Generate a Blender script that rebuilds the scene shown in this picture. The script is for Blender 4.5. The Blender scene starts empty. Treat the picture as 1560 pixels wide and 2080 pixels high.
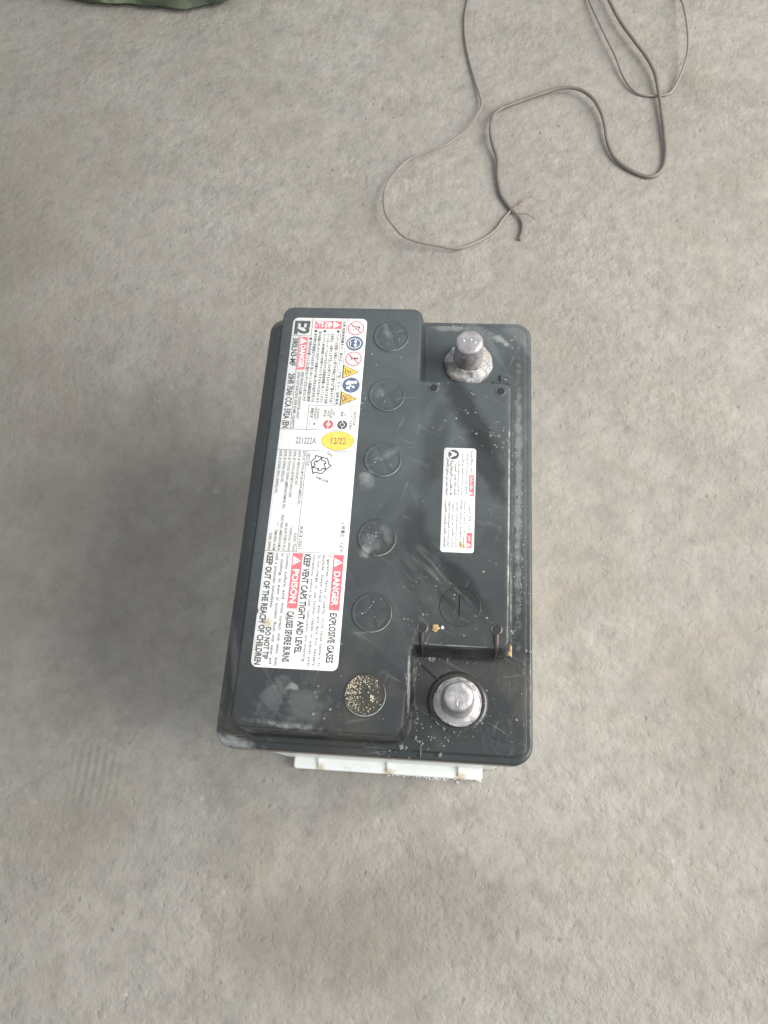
import bpy, bmesh, math, random
from mathutils import Vector, Matrix, noise
C = bpy.context.scene.collection
S = bpy.context.scene
MM = 0.001
R = math.radians

# ------------------------------------------------------------------ camera
cam = bpy.data.cameras.new('camera'); cam_o = bpy.data.objects.new('camera', cam); C.objects.link(cam_o)
cam.sensor_fit = 'VERTICAL'; cam.sensor_height = 36.0; cam.lens = 27.0
cam.clip_start = 0.02; cam.clip_end = 100
M4 = Matrix(((0.996094537310936, -0.03845034820018497, 0.0794810887104306, 0.03535014501915296),
             (0.06409180504135778, 0.934040052647556, -0.35137077365180375, -0.16203983979029707),
             (-0.06072819168929198, 0.3550925946473836, 0.9328565462924687, 0.6037479493643381),
             (0, 0, 0, 1)))
cam_o.matrix_world = M4
S.camera = cam_o

# ------------------------------------------------------------------ light: a shaded floor lit by one large opening to the right
w = bpy.data.worlds.new("World"); S.world = w; w.use_nodes = True
nt = w.node_tree
nt.nodes['Background'].inputs[0].default_value = (.86, .89, .91, 1)      # dim, even light from the surroundings
nt.nodes['Background'].inputs[1].default_value = .88
opening = bpy.data.lights.new('daylight_opening', 'AREA'); op_o = bpy.data.objects.new('daylight_opening', opening); C.objects.link(op_o)
opening.shape = 'RECTANGLE'; opening.size = 1.7; opening.size_y = 1.4; opening.energy = 97; opening.color = (1.0, .95, .87)
op_o.location = (1.75, -.02, 1.22)
op_o.rotation_euler = (Vector((1.75, -.02, 1.22)) - Vector((0.1, .05, 0))).to_track_quat('Z', 'Y').to_euler()
S.view_settings.view_transform = 'Standard'; S.view_settings.look = 'None'
S.view_settings.gamma = 1.0; S.view_settings.exposure = 0.04

# ------------------------------------------------------------------ helpers
def link(name, me, mat=None, parent=None, loc=None, rz=0.0):
    o = bpy.data.objects.new(name, me); C.objects.link(o)
    if mat is not None and me is not None:
        for m in (mat if isinstance(mat, (list, tuple)) else [mat]): me.materials.append(m)
    if parent: o.parent = parent
    if loc: o.location = [c * MM for c in loc]
    if rz: o.rotation_euler.z = rz
    return o

def obj(name, bm, mat=None, parent=None, loc=None, rz=0.0, smooth=True, angle=32):
    me = bpy.data.meshes.new(name)
    bmesh.ops.recalc_face_normals(bm, faces=bm.faces[:])
    if smooth:
        for f in bm.faces: f.smooth = True
        for e in bm.edges:
            if len(e.link_faces) == 2 and e.calc_face_angle(0) > R(angle): e.smooth = False
    bm.to_mesh(me); bm.free()
    return link(name, me, mat, parent, loc, rz)

def tag(o, label=None, cat=None, kind=None, group=None):
    if label: o['label'] = label
    if cat: o['category'] = cat
    if kind: o['kind'] = kind
    if group: o['group'] = group
    return o

def rpoly(pts, rads, d, seg=7):
    """counter-clockwise polygon inset by d with rounded corners; same vertex count for every d"""
    n = len(pts); off = []
    if not isinstance(rads, (list, tuple)): rads = [rads] * n
    for i in range(n):
        a = Vector(pts[i]); b = Vector(pts[(i + 1) % n]); t = (b - a).normalized()
        nrm = Vector((-t.y, t.x)); off.append((a + nrm * d, t))
    out = []
    for i in range(n):
        p0, t0 = off[i - 1]; p1, t1 = off[i]
        cr = t0.x * t1.y - t0.y * t1.x
        k = ((p1 - p0).x * t1.y - (p1 - p0).y * t1.x) / cr
        c = p0 + t0 * k
        convex = cr > 0
        r = max(0.3, rads[i] - d if convex else rads[i] + d)
        ang = math.acos(max(-1, min(1, t0.dot(t1))))
        tl = r * math.tan(ang / 2)
        sgn = 1 if convex else -1
        n0 = Vector((-t0.y, t0.x)) * sgn
        cen = c - t0 * tl + n0 * r
        a0 = math.atan2(-n0.y, -n0.x)
        for k2 in range(seg + 1):
            a = a0 + sgn * ang * k2 / seg
            out.append((cen.x + r * math.cos(a), cen.y + r * math.sin(a)))
    return out

def loft(bm, rings, cap0=True, cap1=True, closed=True):
    """rings: list of lists of 3D points in mm, equal lengths"""
    vs = [[bm.verts.new([c * MM for c in p]) for p in r] for r in rings]
    n = len(vs[0])
    for a, b in zip(vs, vs[1:]):
        for i in range(n if closed else n - 1):
            bm.faces.new((a[i], a[(i + 1) % n], b[(i + 1) % n], b[i]))
    if cap0: bm.faces.new(vs[0][::-1])
    if cap1: bm.faces.new(vs[-1])
    return vs

def slab(bm, pts, rads, prof, seg=7, cap0=True, cap1=True):
    return loft(bm, [[(x, y, z) for x, y in rpoly(pts, rads, d, seg)] for d, z in prof], cap0, cap1)

def rect(x0, y0, x1, y1): return [(x0, y0), (x1, y0), (x1, y1), (x0, y1)]

def lathe(bm, cx, cy, prof, seg=48, cap0=False, cap1=True, wob=0, seed=0):
    rings = []
    for r, z in prof:
        rg = []
        for i in range(seg):
            a = 2 * math.pi * i / seg
            rr = r
            if wob:
                rr = r + wob * noise.noise(Vector((math.cos(a) * 2 + seed, math.sin(a) * 2, z * .4)))
            rg.append((cx + rr * math.cos(a), cy + rr * math.sin(a), z))
        rings.append(rg)
    return loft(bm, rings, cap0, cap1)

def catmull(P, step=2.0):
    out = []
    P = [Vector(p) for p in P]
    Q = [P[0] * 2 - P[1]] + P + [P[-1] * 2 - P[-2]]
    for i in range(1, len(Q) - 2):
        p0, p1, p2, p3 = Q[i - 1:i + 3]
        m = max(2, int((p2 - p1).length / step))
        for k in range(m):
            t = k / m
            out.append(0.5 * ((2 * p1) + (p2 - p0) * t + (2 * p0 - 5 * p1 + 4 * p2 - p3) * t * t + (3 * p1 - p0 - 3 * p2 + p3) * t ** 3))
    out.append(P[-1])
    return out

def tube(bm, path, rad, seg=10, caps=True):
    n = len(path); rings = []
    for i, p in enumerate(path):
        t = (path[min(i + 1, n - 1)] - path[max(i - 1, 0)]).normalized()
        s = t.cross(Vector((0, 0, 1))).normalized(); u = s.cross(t)
        r = rad(i / (n - 1)) if callable(rad) else rad
        rings.append([tuple(p + (s * math.cos(a) + u * math.sin(a)) * r) for a in [2 * math.pi * k / seg for k in range(seg)]])
    loft(bm, rings, caps, caps)

def grains(name, pts, m, parent, label, seed, smin=.15, smax=.5, flat=.6):
    rnd = random.Random(seed); bm = bmesh.new()
    for x, y, z in pts:
        s = smin + (smax - smin) * rnd.random() ** 2.5
        mt = Matrix.Translation(Vector((x, y, z + s * .2)) * MM) @ Matrix.Rotation(rnd.uniform(0, 6.3), 4, 'Z') @ Matrix.Diagonal((s * MM * rnd.uniform(.7, 1.7), s * MM, s * flat * MM, 1))
        bmesh.ops.create_icosphere(bm, subdivisions=1, radius=1, matrix=mt)
    for v in bm.verts: v.co += Vector((noise.noise(v.co * 4000), noise.noise(v.co * 4000 + Vector((9, 0, 0))), 0)) * .12 * MM
    o = obj(name, bm, m, parent, angle=40); o['kind'] = 'stuff'; o['label'] = label
    return o

# ------------------------------------------------------------------ materials
def mat(name):
    m = bpy.data.materials.new(name); m.use_nodes = True
    return m, m.node_tree, m.node_tree.nodes['Principled BSDF']

def N(t, typ, **kw):
    n = t.nodes.new(typ)
    for k, v in kw.items():
        if k.startswith('i_'):
            key = k[2:]
            key = int(key) if key.isdigit() else key.replace('_', ' ')
            n.inputs[key].default_value = v
        else: setattr(n, k, v)
    return n

def noisef(t, co, scale, detail=4, rough=.55, dist=0.0, vscale=None, rot=0):
    if vscale or rot:
        mp = N(t, 'ShaderNodeMapping'); mp.vector_type = 'TEXTURE'; mp.inputs['Scale'].default_value = [1 / k for k in (vscale or (1, 1, 1))]
        mp.inputs['Rotation'].default_value = (0, 0, rot)
        t.links.new(co, mp.inputs[0]); co = mp.outputs[0]
    n = N(t, 'ShaderNodeTexNoise', i_Scale=scale, i_Detail=detail, i_Roughness=rough, i_Distortion=dist)
    t.links.new(co, n.inputs['Vector'])
    return n.outputs['Fac']

def mr(t, v, a, b, c=0.0, d=1.0, smooth=False):
    n = N(t, 'ShaderNodeMapRange'); n.inputs[1].default_value = a; n.inputs[2].default_value = b
    n.inputs[3].default_value = c; n.inputs[4].default_value = d
    if smooth: n.interpolation_type = 'SMOOTHSTEP'
    t.links.new(v, n.inputs[0]); return n.outputs[0]

def op(t, o, a, b=None, clamp=False):
    n = N(t, 'ShaderNodeMath', operation=o, use_clamp=clamp)
    for i, v in enumerate((a, b)):
        if v is None: continue
        if isinstance(v, (int, float)): n.inputs[i].default_value = v
        else: t.links.new(v, n.inputs[i])
    return n.outputs[0]

def mix(t, fac, a, b):
    n = N(t, 'ShaderNodeMix', data_type='RGBA')
    for i, v in ((0, fac), (6, a), (7, b)):
        if isinstance(v, (int, float)): n.inputs[i].default_value = v
        elif isinstance(v, tuple): n.inputs[i].default_value = (*v, 1)
        else: t.links.new(v, n.inputs[i])
    return n.outputs[2]

def blob(t, co, c, rad, soft=.5, wob=0.0, sc=40, stretch=(1, 1, 1), rot=0):
    """1 inside a ragged blob of radius rad (metres) round c"""
    mp = N(t, 'ShaderNodeMapping'); mp.vector_type = 'TEXTURE'
    mp.inputs['Location'].default_value = c; mp.inputs['Scale'].default_value = stretch; mp.inputs['Rotation'].default_value = (0, 0, rot)
    t.links.new(co, mp.inputs[0])
    l = N(t, 'ShaderNodeVectorMath', operation='LENGTH'); t.links.new(mp.outputs[0], l.inputs[0])
    v = l.outputs['Value']
    if wob:
        v = op(t, 'ADD', v, op(t, 'MULTIPLY', op(t, 'SUBTRACT', noisef(t, co, sc, 4, .6), .5), wob * 2))
    return mr(t, v, rad * (1 - soft), rad, 1, 0, True)

def bump(t, b, h, strength, dist, prev=None):
    n = N(t, 'ShaderNodeBump', i_Strength=strength, i_Distance=dist)
    t.links.new(h, n.inputs['Height'])
    if prev: t.links.new(prev, n.inputs['Normal'])
    t.links.new(n.outputs[0], b.inputs['Normal'])
    return n.outputs[0]

# concrete
def m_concrete():
    m, t, b = mat('worn_concrete')
    g = N(t, 'ShaderNodeNewGeometry'); co = g.outputs['Position']
    big = noisef(t, co, 3.2, 4, .6, .4)
    med = noisef(t, co, 17, 6, .62, .3)
    med2 = noisef(t, co, 45, 6, .65)
    fin = noisef(t, co, 190, 6, .7)
    base = mix(t, mr(t, big, .35, .65), (.238, .222, .200), (.286, .273, .254))
    base = mix(t, mr(t, med, .42, .72, 0, .55), base, (.335, .320, .296))
    base = mix(t, mr(t, noisef(t, co, 11, 5, .6, .6), .52, .72, 0, .5), base, (.205, .185, .158))
    base = mix(t, mr(t, med2, .3, .48, .6, 0), base, (.185, .175, .16))
    base = mix(t, mr(t, fin, .27, .46, .38, 0), base, (.17, .162, .15))
    vp = N(t, 'ShaderNodeTexVoronoi', i_Scale=85.0); t.links.new(co, vp.inputs['Vector'])
    wd = op(t, 'ADD', vp.outputs['Distance'], op(t, 'MULTIPLY', op(t, 'SUBTRACT', noisef(t, co, 260, 3, .6), .5), .45))
    pit = op(t, 'MULTIPLY', mr(t, wd, .02, .20, 1, 0, True), mr(t, noisef(t, co, 26, 3, .6), .50, .66))
    base = mix(t, op(t, 'MULTIPLY', pit, .38), base, (.12, .11, .10))
    # pale scuffs and lime spots
    sp = op(t, 'MULTIPLY', mr(t, noisef(t, co, 120, 5, .7), .57, .72), mr(t, noisef(t, co, 19, 4, .6), .54, .70, 0, .75))
    base = mix(t, mr(t, noisef(t, co, 13, 5, .6, .5), .55, .72, 0, .35), base, (.265, .235, .175))
    base = mix(t, mr(t, noisef(t, co, 21, 5, .65, .5), .55, .70, 0, .30), base, (.20, .21, .205))
    base = mix(t, mr(t, noisef(t, co, 75, 4, .6), .34, .60, .28, 0), base, (.15, .145, .135))
    base = mix(t, sp, base, (.45, .44, .42))
    # brown patches: the broad one on the left paints missing shade into the colour
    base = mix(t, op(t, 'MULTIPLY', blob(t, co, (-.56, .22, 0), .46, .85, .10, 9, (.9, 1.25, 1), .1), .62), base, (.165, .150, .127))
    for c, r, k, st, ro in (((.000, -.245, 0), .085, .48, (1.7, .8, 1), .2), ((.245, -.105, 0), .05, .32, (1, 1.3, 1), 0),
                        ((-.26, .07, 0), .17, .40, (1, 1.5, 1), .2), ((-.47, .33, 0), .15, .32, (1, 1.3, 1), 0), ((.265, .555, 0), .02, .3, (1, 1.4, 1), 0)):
        base = mix(t, op(t, 'MULTIPLY', blob(t, co, c, r, .8, r * .5, 16, st, ro), k), base, (.135, .12, .098))  # left and near patches paint soft shade into the colour, right ones are stains
    # dusty shoe print ribs, lower left
    sx = N(t, 'ShaderNodeSeparateXYZ'); t.links.new(co, sx.inputs[0])
    rib = op(t, 'SINE', op(t, 'MULTIPLY', sx.outputs[0], 2 * math.pi / .0064))
    rmask = blob(t, co, (-.222, -.158, 0), .030, .6, .012, 60, (1, 1.2, 1))
    base = mix(t, op(t, 'MULTIPLY', op(t, 'MULTIPLY', mr(t, rib, -.2, .8), rmask), .20), base, (.17, .165, .155))
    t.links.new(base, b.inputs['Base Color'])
    b.inputs['Roughness'].default_value = .82
    b.inputs['Specular IOR Level'].default_value = .35
    # relief: soft lumps, trowel pits, sandy grain
    lump = op(t, 'ADD', op(t, 'MULTIPLY', noisef(t, co, 24, 3, .5), .8), op(t, 'MULTIPLY', noisef(t, co, 62, 2, .5), .42))
    mid = noisef(t, co, 150, 3, .55)
    h = op(t, 'ADD', op(t, 'MULTIPLY', lump, 1.5), op(t, 'MULTIPLY', op(t, 'MULTIPLY', mid, mr(t, noisef(t, co, 9, 3, .5), .35, .62, .25, 1.0)), .75))
    h = op(t, 'ADD', h, op(t, 'MULTIPLY', mr(t, noisef(t, co, 130, 3, .6), .26, .44, -1, 0), .22))
    h = op(t, 'ADD', h, op(t, 'MULTIPLY', noisef(t, co, 420, 3, .6), .14))
    h = op(t, 'ADD', h, op(t, 'MULTIPLY', op(t, 'MULTIPLY', rib, rmask), .08))
    h = op(t, 'SUBTRACT', h, op(t, 'MULTIPLY', pit, .35))
    bump(t, b, h, .62, .0032)
    return m

def m_lid(name='dusty_black_plastic', dust=1.0, base=(.013, .014, .015), rough=.32):
    m, t, b = mat(name)
    g = N(t, 'ShaderNodeTexCoord')
    geo = N(t, 'ShaderNodeNewGeometry'); co = geo.outputs['Position']
    film = noisef(t, co, 16, 5, .6, .5)
    streak = noisef(t, co, 30, 4, .6, .3, (1, .22, 1), R(-38))
    streak2 = noisef(t, co, 42, 4, .6, .2, (1, .12, 1), R(35))
    sx = N(t, 'ShaderNodeSeparateXYZ'); t.links.new(co, sx.inputs[0])
    # the far and left part lies under an even film of dust that also paints the lens haze, the near end has been wet and wiped
    along = mr(t, op(t, 'ADD', sx.outputs[1], op(t, 'MULTIPLY', sx.outputs[0], -.35)), -.125, .06, .30, 1.0, True)
    d = op(t, 'ADD', mr(t, film, .3, .7, .50, 1.0), op(t, 'MULTIPLY', mr(t, streak, .45, .75), .35))
    d = op(t, 'MULTIPLY', d, along)
    # wiped bands over the middle
    for c, r, st, ro, k in (((.048, .058, .19), .012, (.9, 3.6, 8), R(-28 + 58), .75), ((.058, .028, .19), .011, (.8, 3, 8), R(22), .6),
                            ((.028, .04, .19), .012, (.8, 3.2, 8), R(-8), .4), ((.020, -.03, .19), .015, (.9, 2.4, 8), R(5), .55), ((.046, -.047, .19), .01, (.7, 2.8, 8), R(38), .7)):
        bl = blob(t, co, c, r, .55, .006, 60, st, ro)
        d = op(t, 'MULTIPLY', d, op(t, 'SUBTRACT', 1, op(t, 'MULTIPLY', bl, k)))
    up = N(t, 'ShaderNodeSeparateXYZ'); t.links.new(geo.outputs['Normal'], up.inputs[0])
    d = op(t, 'MULTIPLY', d, mr(t, up.outputs[2], .2, .9, .35, 1))
    d = op(t, 'MULTIPLY', d, .62 * dust)
    col = mix(t, d, base, (.096, .118, .128))
    # scuffs left by fingers, near end
    sc = op(t, 'MULTIPLY', mr(t, streak2, .58, .70), mr(t, noisef(t, co, 20, 3, .5), .45, .6))
    col = mix(t, op(t, 'MULTIPLY', sc, .30), col, (.24, .25, .25))
    st3 = noisef(t, co, 95, 3, .6, .2, (1, .14, 1), R(44))
    smk = blob(t, co, (.034, -.048, .19), .034, .6, .016, 60, (.8, 1, 1))
    col = mix(t, op(t, 'MULTIPLY', op(t, 'MULTIPLY', mr(t, st3, .56, .66), smk), .5), col, (.23, .25, .25))
    col = mix(t, op(t, 'MULTIPLY', op(t, 'MULTIPLY', mr(t, st3, .46, .38), smk), .6), col, base)
    for rot, sc_, off in ((R(63), 330, .66), (R(-20), 380, .67), (R(100), 300, .67)):
        scr = noisef(t, co, sc_, 2, .5, 0, (1, .07, 1), rot)
        col = mix(t, op(t, 'MULTIPLY', op(t, 'MULTIPLY', mr(t, scr, off, off + .03), mr(t, noisef(t, co, 48, 3, .6), .45, .62)), .22), col, (.20, .215, .22))
    # fawn patches towards the near end
    br = op(t, 'MULTIPLY', mr(t, noisef(t, co, 24, 4, .6), .5, .7), mr(t, sx.outputs[1], -.03, -.09, 0, 1))
    col = mix(t, op(t, 'MULTIPLY', br, .30), col, (.13, .112, .09))
    # dried acid specks
    vo = N(t, 'ShaderNodeTexVoronoi', i_Scale=260.0); t.links.new(co, vo.inputs['Vector'])
    spk = op(t, 'MULTIPLY', mr(t, vo.outputs['Distance'], .10, .2, 1, 0), mr(t, noisef(t, co, 34, 3, .6), .57, .68))
    col = mix(t, op(t, 'MULTIPLY', spk, .55), col, (.42, .44, .44))
    # white bloom on lower left corner and far right, dusty highlights painted on step edges
    for c, r, k, st, ro in (((-.078, -.137, .168), .010, .45, (2.2, .5, 1), R(-12)), ((-.083, -.118, .17), .006, .25, (.5, 2.2, 1), 0),
                    ((.079, .02, .17), .006, .30, (.5, 18, 1), 0), ((.035, .134, .17), .007, .3, (2.6, .5, 1), 0), ((.066, .126, .17), .006, .4, (2, .5, 1), R(-32)),
                    ((-.045, -.128, .18), .010, .35, (3.5, .25, 2), R(-4)), ((-.052, -.113, .19), .012, .13, (.7, 1.4, 1), R(-35)), ((-.035, -.118, .19), .013, .12, (1.2, 1.2, 1), 0), ((-.042, -.108, .19), .003, .35, (1.6, .8, 1), 0),
                    ((-.006, -.026, .19), .007, .12, (1, 1, 1), 0), ((.001, .031, .19), .006, .12, (1.4, .6, 1), .6), ((.002, -.019, .19), .005, .12, (.6, 1.6, 1), .3), ((-.006, .117, .19), .005, .12, (.7, 1.7, 1), .4), ((-.008, .072, .19), .005, .12, (1, 1, 1), 0),
                    ((.0716, .0, .19), .0030, .62, (.22, 26, 4), 0), ((.0745, -.045, .18), .0036, .5, (.5, 10, 4), 0), ((.0195, -.105, .185), .003, .5, (.35, 8, 4), R(2)), ((.0225, -.108, .178), .003, .42, (.3, 7, 4), R(3)), ((.045, -.0815, .19), .003, .35, (9, .2, 4), 0),  # edge highlights put into the colour as pale dusty lines
                    ((-.0115, .014, .19), .006, .3, (1, 1, 1), 0), ((-.009, -.03, .19), .005, .3, (1, 1, 1), 0)):
        bl = op(t, 'MULTIPLY', blob(t, co, c, r, .8, r * .9, 190, st, ro), k)
        col = mix(t, bl, col, (.40, .42, .42))
    t.links.new(col, b.inputs['Base Color'])
    t.links.new(mr(t, d, 0, .45, rough - .16, rough + .22), b.inputs['Roughness'])
    wet = op(t, 'MULTIPLY', mr(t, sx.outputs[1], -.06, -.10, 0, 1), mr(t, noisef(t, co, 40, 3, .5), .45, .6))
    h = op(t, 'ADD', noisef(t, co, 55, 3, .5), op(t, 'MULTIPLY', noisef(t, co, 900, 2, .5), .08))
    h = op(t, 'ADD', h, op(t, 'MULTIPLY', op(t, 'MULTIPLY', noisef(t, co, 210, 3, .5, 1.0), wet), 1.6))
    bump(t, b, h, .30, .0012)
    return m

def m_simple(name, col, rough=.5, metal=0.0, spec=.5, var=.12, sc=120, bmp=0, bd=.0005, bsc=300):
    m, t, b = mat(name)
    co = N(t, 'ShaderNodeTexCoord').outputs['Object']
    n = noisef(t, co, sc, 4, .6)
    dark = tuple(c * (1 - var) for c in col)
    t.links.new(mix(t, mr(t, n, .3, .7), dark, col), b.inputs['Base Color'])
    b.inputs['Roughness'].default_value = rough; b.inputs['Metallic'].default_value = metal
    b.inputs['Specular IOR Level'].default_value = spec
    if bmp: bump(t, b, noisef(t, co, bsc, 4, .6), bmp, bd)
    return m

def m_paper():
    m, t, b = mat('white_label_film')
    co = N(t, 'ShaderNodeNewGeometry').outputs['Position']
    col = mix(t, mr(t, noisef(t, co, 25, 4, .6), .4, .8), (.73, .74, .735), (.69, .705, .695))
    for c, r, k, cc, st in (((-.0605, -.0742, .19), .0042, .75, (.42, .35, .22), (1, 1, 1)), ((-.0500, -.0700, .19), .0022, .7, (.33, .30, .24), (.6, 1.6, 1)),
                        ((-.0665, -.068, .19), .0022, .8, (.05, .05, .05), (.45, 1.2, 1)), ((-.035, .056, .19), .005, .28, (.45, .45, .42), (.9, 1.4, 1)),
                        ((-.022, .050, .19), .004, .25, (.5, .5, .42), (1, 2, 1)), ((-.03, .033, .19), .006, .35, (.4, .39, .36), (1.2, .8, 1)), ((-.041, .010, .19), .002, .5, (.55, .45, .28), (1, 1, 1)),
                        ((-.0198, -.02, .19), .0018, .35, (.6, .58, .42), (1, 14, 1)), ((-.061, -.016, .19), .002, .5, (.4, .4, .4), (.5, 1.5, 1)),
                        ((.0455, -.0245, .19), .0028, .8, (.42, .33, .12), (1, 1, 1)), ((.050, .028, .19), .0015, .6, (.35, .35, .35), (.5, 1.2, 1)), ((-.065, -.088, .19), .004, .4, (.5, .5, .4), (.5, 2, 1))):
        col = mix(t, op(t, 'MULTIPLY', blob(t, co, c, r, .7, r * .7, 420, st), k), col, cc)
    t.links.new(col, b.inputs['Base Color'])
    b.inputs['Roughness'].default_value = .5; b.inputs['Specular IOR Level'].default_value = .3
    bump(t, b, noisef(t, co, 60, 2, .5), .12, .0008)
    return m

def m_ink(name, col, rough=.42):
    m, t, b = mat(name)
    co = N(t, 'ShaderNodeNewGeometry').outputs['Position']
    worn = tuple(min(1, c * 1.25 + .05) for c in col)
    t.links.new(mix(t, mr(t, noisef(t, co, 420, 3, .6), .42, .75), col, worn), b.inputs['Base Color'])
    b.inputs['Roughness'].default_value = rough
    return m

def m_lead():
    m, t, b = mat('oxidised_lead')
    co = N(t, 'ShaderNodeNewGeometry').outputs['Position']
    n = noisef(t, co, 150, 5, .65, .6)
    col = mix(t, mr(t, n, .35, .7), (.30, .29, .30), (.50, .49, .50))
    col = mix(t, mr(t, noisef(t, co, 420, 4, .6), .6, .75, 0, .6), col, (.24, .20, .16))
    t.links.new(col, b.inputs['Base Color'])
    b.inputs['Metallic'].default_value = .65
    t.links.new(mr(t, n, .3, .7, .28, .5), b.inputs['Roughness'])
    bump(t, b, noisef(t, co, 330, 4, .6), .5, .0006)
    return m

def m_crust():
    m, t, b = mat('sulphate_crust')
    co = N(t, 'ShaderNodeNewGeometry').outputs['Position']
    n = noisef(t, co, 180, 5, .7, .8)
    col = mix(t, mr(t, n, .38, .68), (.15, .15, .15), (.54, .54, .57))
    col = mix(t, mr(t, noisef(t, co, 80, 3, .6), .52, .68, 0, .7), col, (.33, .30, .22))
    t.links.new(col, b.inputs['Base Color'])
    b.inputs['Roughness'].default_value = .45
    bump(t, b, noisef(t, co, 500, 4, .7), .8, .0008)
    return m

def m_case():
    m, t, b = mat('milky_case_plastic')
    co = N(t, 'ShaderNodeNewGeometry').outputs['Position']
    col = mix(t, mr(t, noisef(t, co, 20, 4, .6), .4, .7), (.78, .81, .81), (.70, .73, .72))
    sx = N(t, 'ShaderNodeSeparateXYZ'); t.links.new(co, sx.inputs[0])
    for x in (-.050, .001, .053):
        bl = blob(t, co, (x, -.1435, .009), .006, .7, .003, 200, (1, 1.2, 2.0))
        col = mix(t, op(t, 'MULTIPLY', bl, .7), col, (.42, .33, .18))
    col = mix(t, mr(t, noisef(t, co, 110, 4, .7), .62, .72, 0, .45), col, (.50, .44, .32))
    t.links.new(col, b.inputs['Base Color'])
    b.inputs['Roughness'].default_value = .35
    b.inputs['Subsurface Weight'].default_value = .25
    b.inputs['Subsurface Radius'].default_value = (.01, .01, .01)
    b.inputs['Subsurface Scale'].default_value = .5
    return m

def m_camo():
    m, t, b = mat('camouflage_cloth')
    co = N(t, 'ShaderNodeTexCoord').outputs['Object']
    n1 = noisef(t, co, 14, 3, .5, .8); n2 = noisef(t, co, 17, 3, .5, 1.0, None, 1.0)
    col = mix(t, mr(t, n1, .49, .51), (.075, .095, .06), (.12, .155, .085))
    col = mix(t, mr(t, n2, .56, .58), col, (.055, .068, .052))
    n3 = noisef(t, co, 21, 3, .5, .6, None, 2.0)
    col = mix(t, mr(t, n3, .60, .62), col, (.15, .175, .12))
    t.links.new(col, b.inputs['Base Color'])
    b.inputs['Roughness'].default_value = .9
    bump(t, b, noisef(t, co, 900, 2, .5), .3, .0005)
    return m

def m_drop():
    m, t, b = mat('water_drop')
    co = N(t, 'ShaderNodeTexCoord').outputs['Object']
    t.links.new(mix(t, noisef(t, co, 90), (.10, .10, .10), (.2, .2, .2)), b.inputs['Base Color'])
    b.inputs['Roughness'].default_value = .05; b.inputs['Specular IOR Level'].default_value = .8
    b.inputs['Coat Weight'].default_value = 1.0; b.inputs['Coat Roughness'].default_value = .03
    return m

LID = m_lid()
LIDW = m_lid('wet_black_plastic', .25, (.03, .029, .024), .26)
CONC = m_concrete(); PAPER = m_paper(); LEAD = m_lead(); CRUST = m_crust(); CASE = m_case(); CAMO = m_camo(); DROP = m_drop()
SLOT = m_simple('grimy_black_recess', (.016, .016, .015), .6)
GLOSS = m_simple('smooth_black_window', (.035, .036, .032), .22, var=.4)
RUST = m_simple('rusty_brown_grime', (.055, .036, .03), .35, var=.5, sc=400)
OCHRE = m_simple('ochre_grit', (.46, .33, .15), .7, var=.4, sc=700)
GLINT = m_simple('pale_glint_grains', (.66, .59, .46), .12, .0, .8, var=.5, sc=900)
RIM_HI = m_simple('dusty_rim_highlight', (.33, .36, .37), .6, var=.5, sc=500)
SALT_GLINT = m_simple('greyish_salt_and_glint', (.42, .44, .44), .5, var=.5, sc=700)
WHITE = m_simple('white_salt_grain', (.72, .73, .72), .5, var=.3, sc=400)
BLACKI = m_ink('dark_grey_ink', (.06, .064, .07))
GREYI = m_ink('faded_grey_ink', (.115, .12, .125))
REDI = m_ink('red_ink', (.58, .13, .16))
BLUEI = m_ink('slate_blue_ink', (.085, .12, .20))
YELI = m_ink('yellow_ink', (.76, .48, .09))
WHITEI = m_ink('white_ink', (.73, .74, .735))
MAROON = m_ink('maroon_ink', (.42, .085, .09))
CABLE = m_simple('grey_brown_cable_sheath', (.17, .148, .135), .5, var=.3, sc=60)
CABLE2 = m_simple('thin_grey_cable_sheath', (.225, .20, .185), .5, var=.25, sc=60)
COPPER = m_simple('tarnished_copper', (.28, .19, .165), .55, .2, var=.4, sc=300)

# ------------------------------------------------------------------ floor
bm = bmesh.new()
bmesh.ops.create_grid(bm, x_segments=40, y_segments=40, size=12)
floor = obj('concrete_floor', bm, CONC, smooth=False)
tag(floor, 'rough grey concrete floor with brown stains and painted shade', kind='structure')

# ------------------------------------------------------------------ battery
bat = link('car_battery', None)
tag(bat, 'large black car battery with white warning labels standing on the concrete floor', 'car battery')

# case: milky lower tub with hold-down ledge
bm = bmesh.new()
slab(bm, rect(-83, -135.5, 83, 135.5), 9, [(1.5, .3), (.4, 1.2), (0, 3), (0, 30), (-.8, 150), (-.8, 152)])
case = obj('case', bm, CASE, bat)
case['label'] = 'milky white plastic case under the black lid'
def ledge(pts, notch):
    bm = bmesh.new()
    slab(bm, pts, 2.2, [(.9, .3), (.2, .9), (0, 1.6), (0, 8.5), (.4, 9.6), (1.2, 10.2)])
    return obj('hold_down_ledge', bm, CASE, case)
ledge(rect(-69.6, -143.5, 69.6, -133.5), 0)
ledge(rect(-69.6, 133.5, 69.6, 143.5), 0)
# small gussets above the near ledge
for x in (-50, 1, 53):
    bm = bmesh.new()
    loft(bm, [[(x - 1.1, -135, 10.3), (x + 1.1, -135, 10.3), (x + 1.1, -135, 13), (x - 1.1, -135, 13)],
              [(x - .9, -142, 10.3), (x + .9, -142, 10.3), (x + .9, -142, 11.2), (x - .9, -142, 11.2)]])
    obj('gusset', bm, CASE, case)

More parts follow.
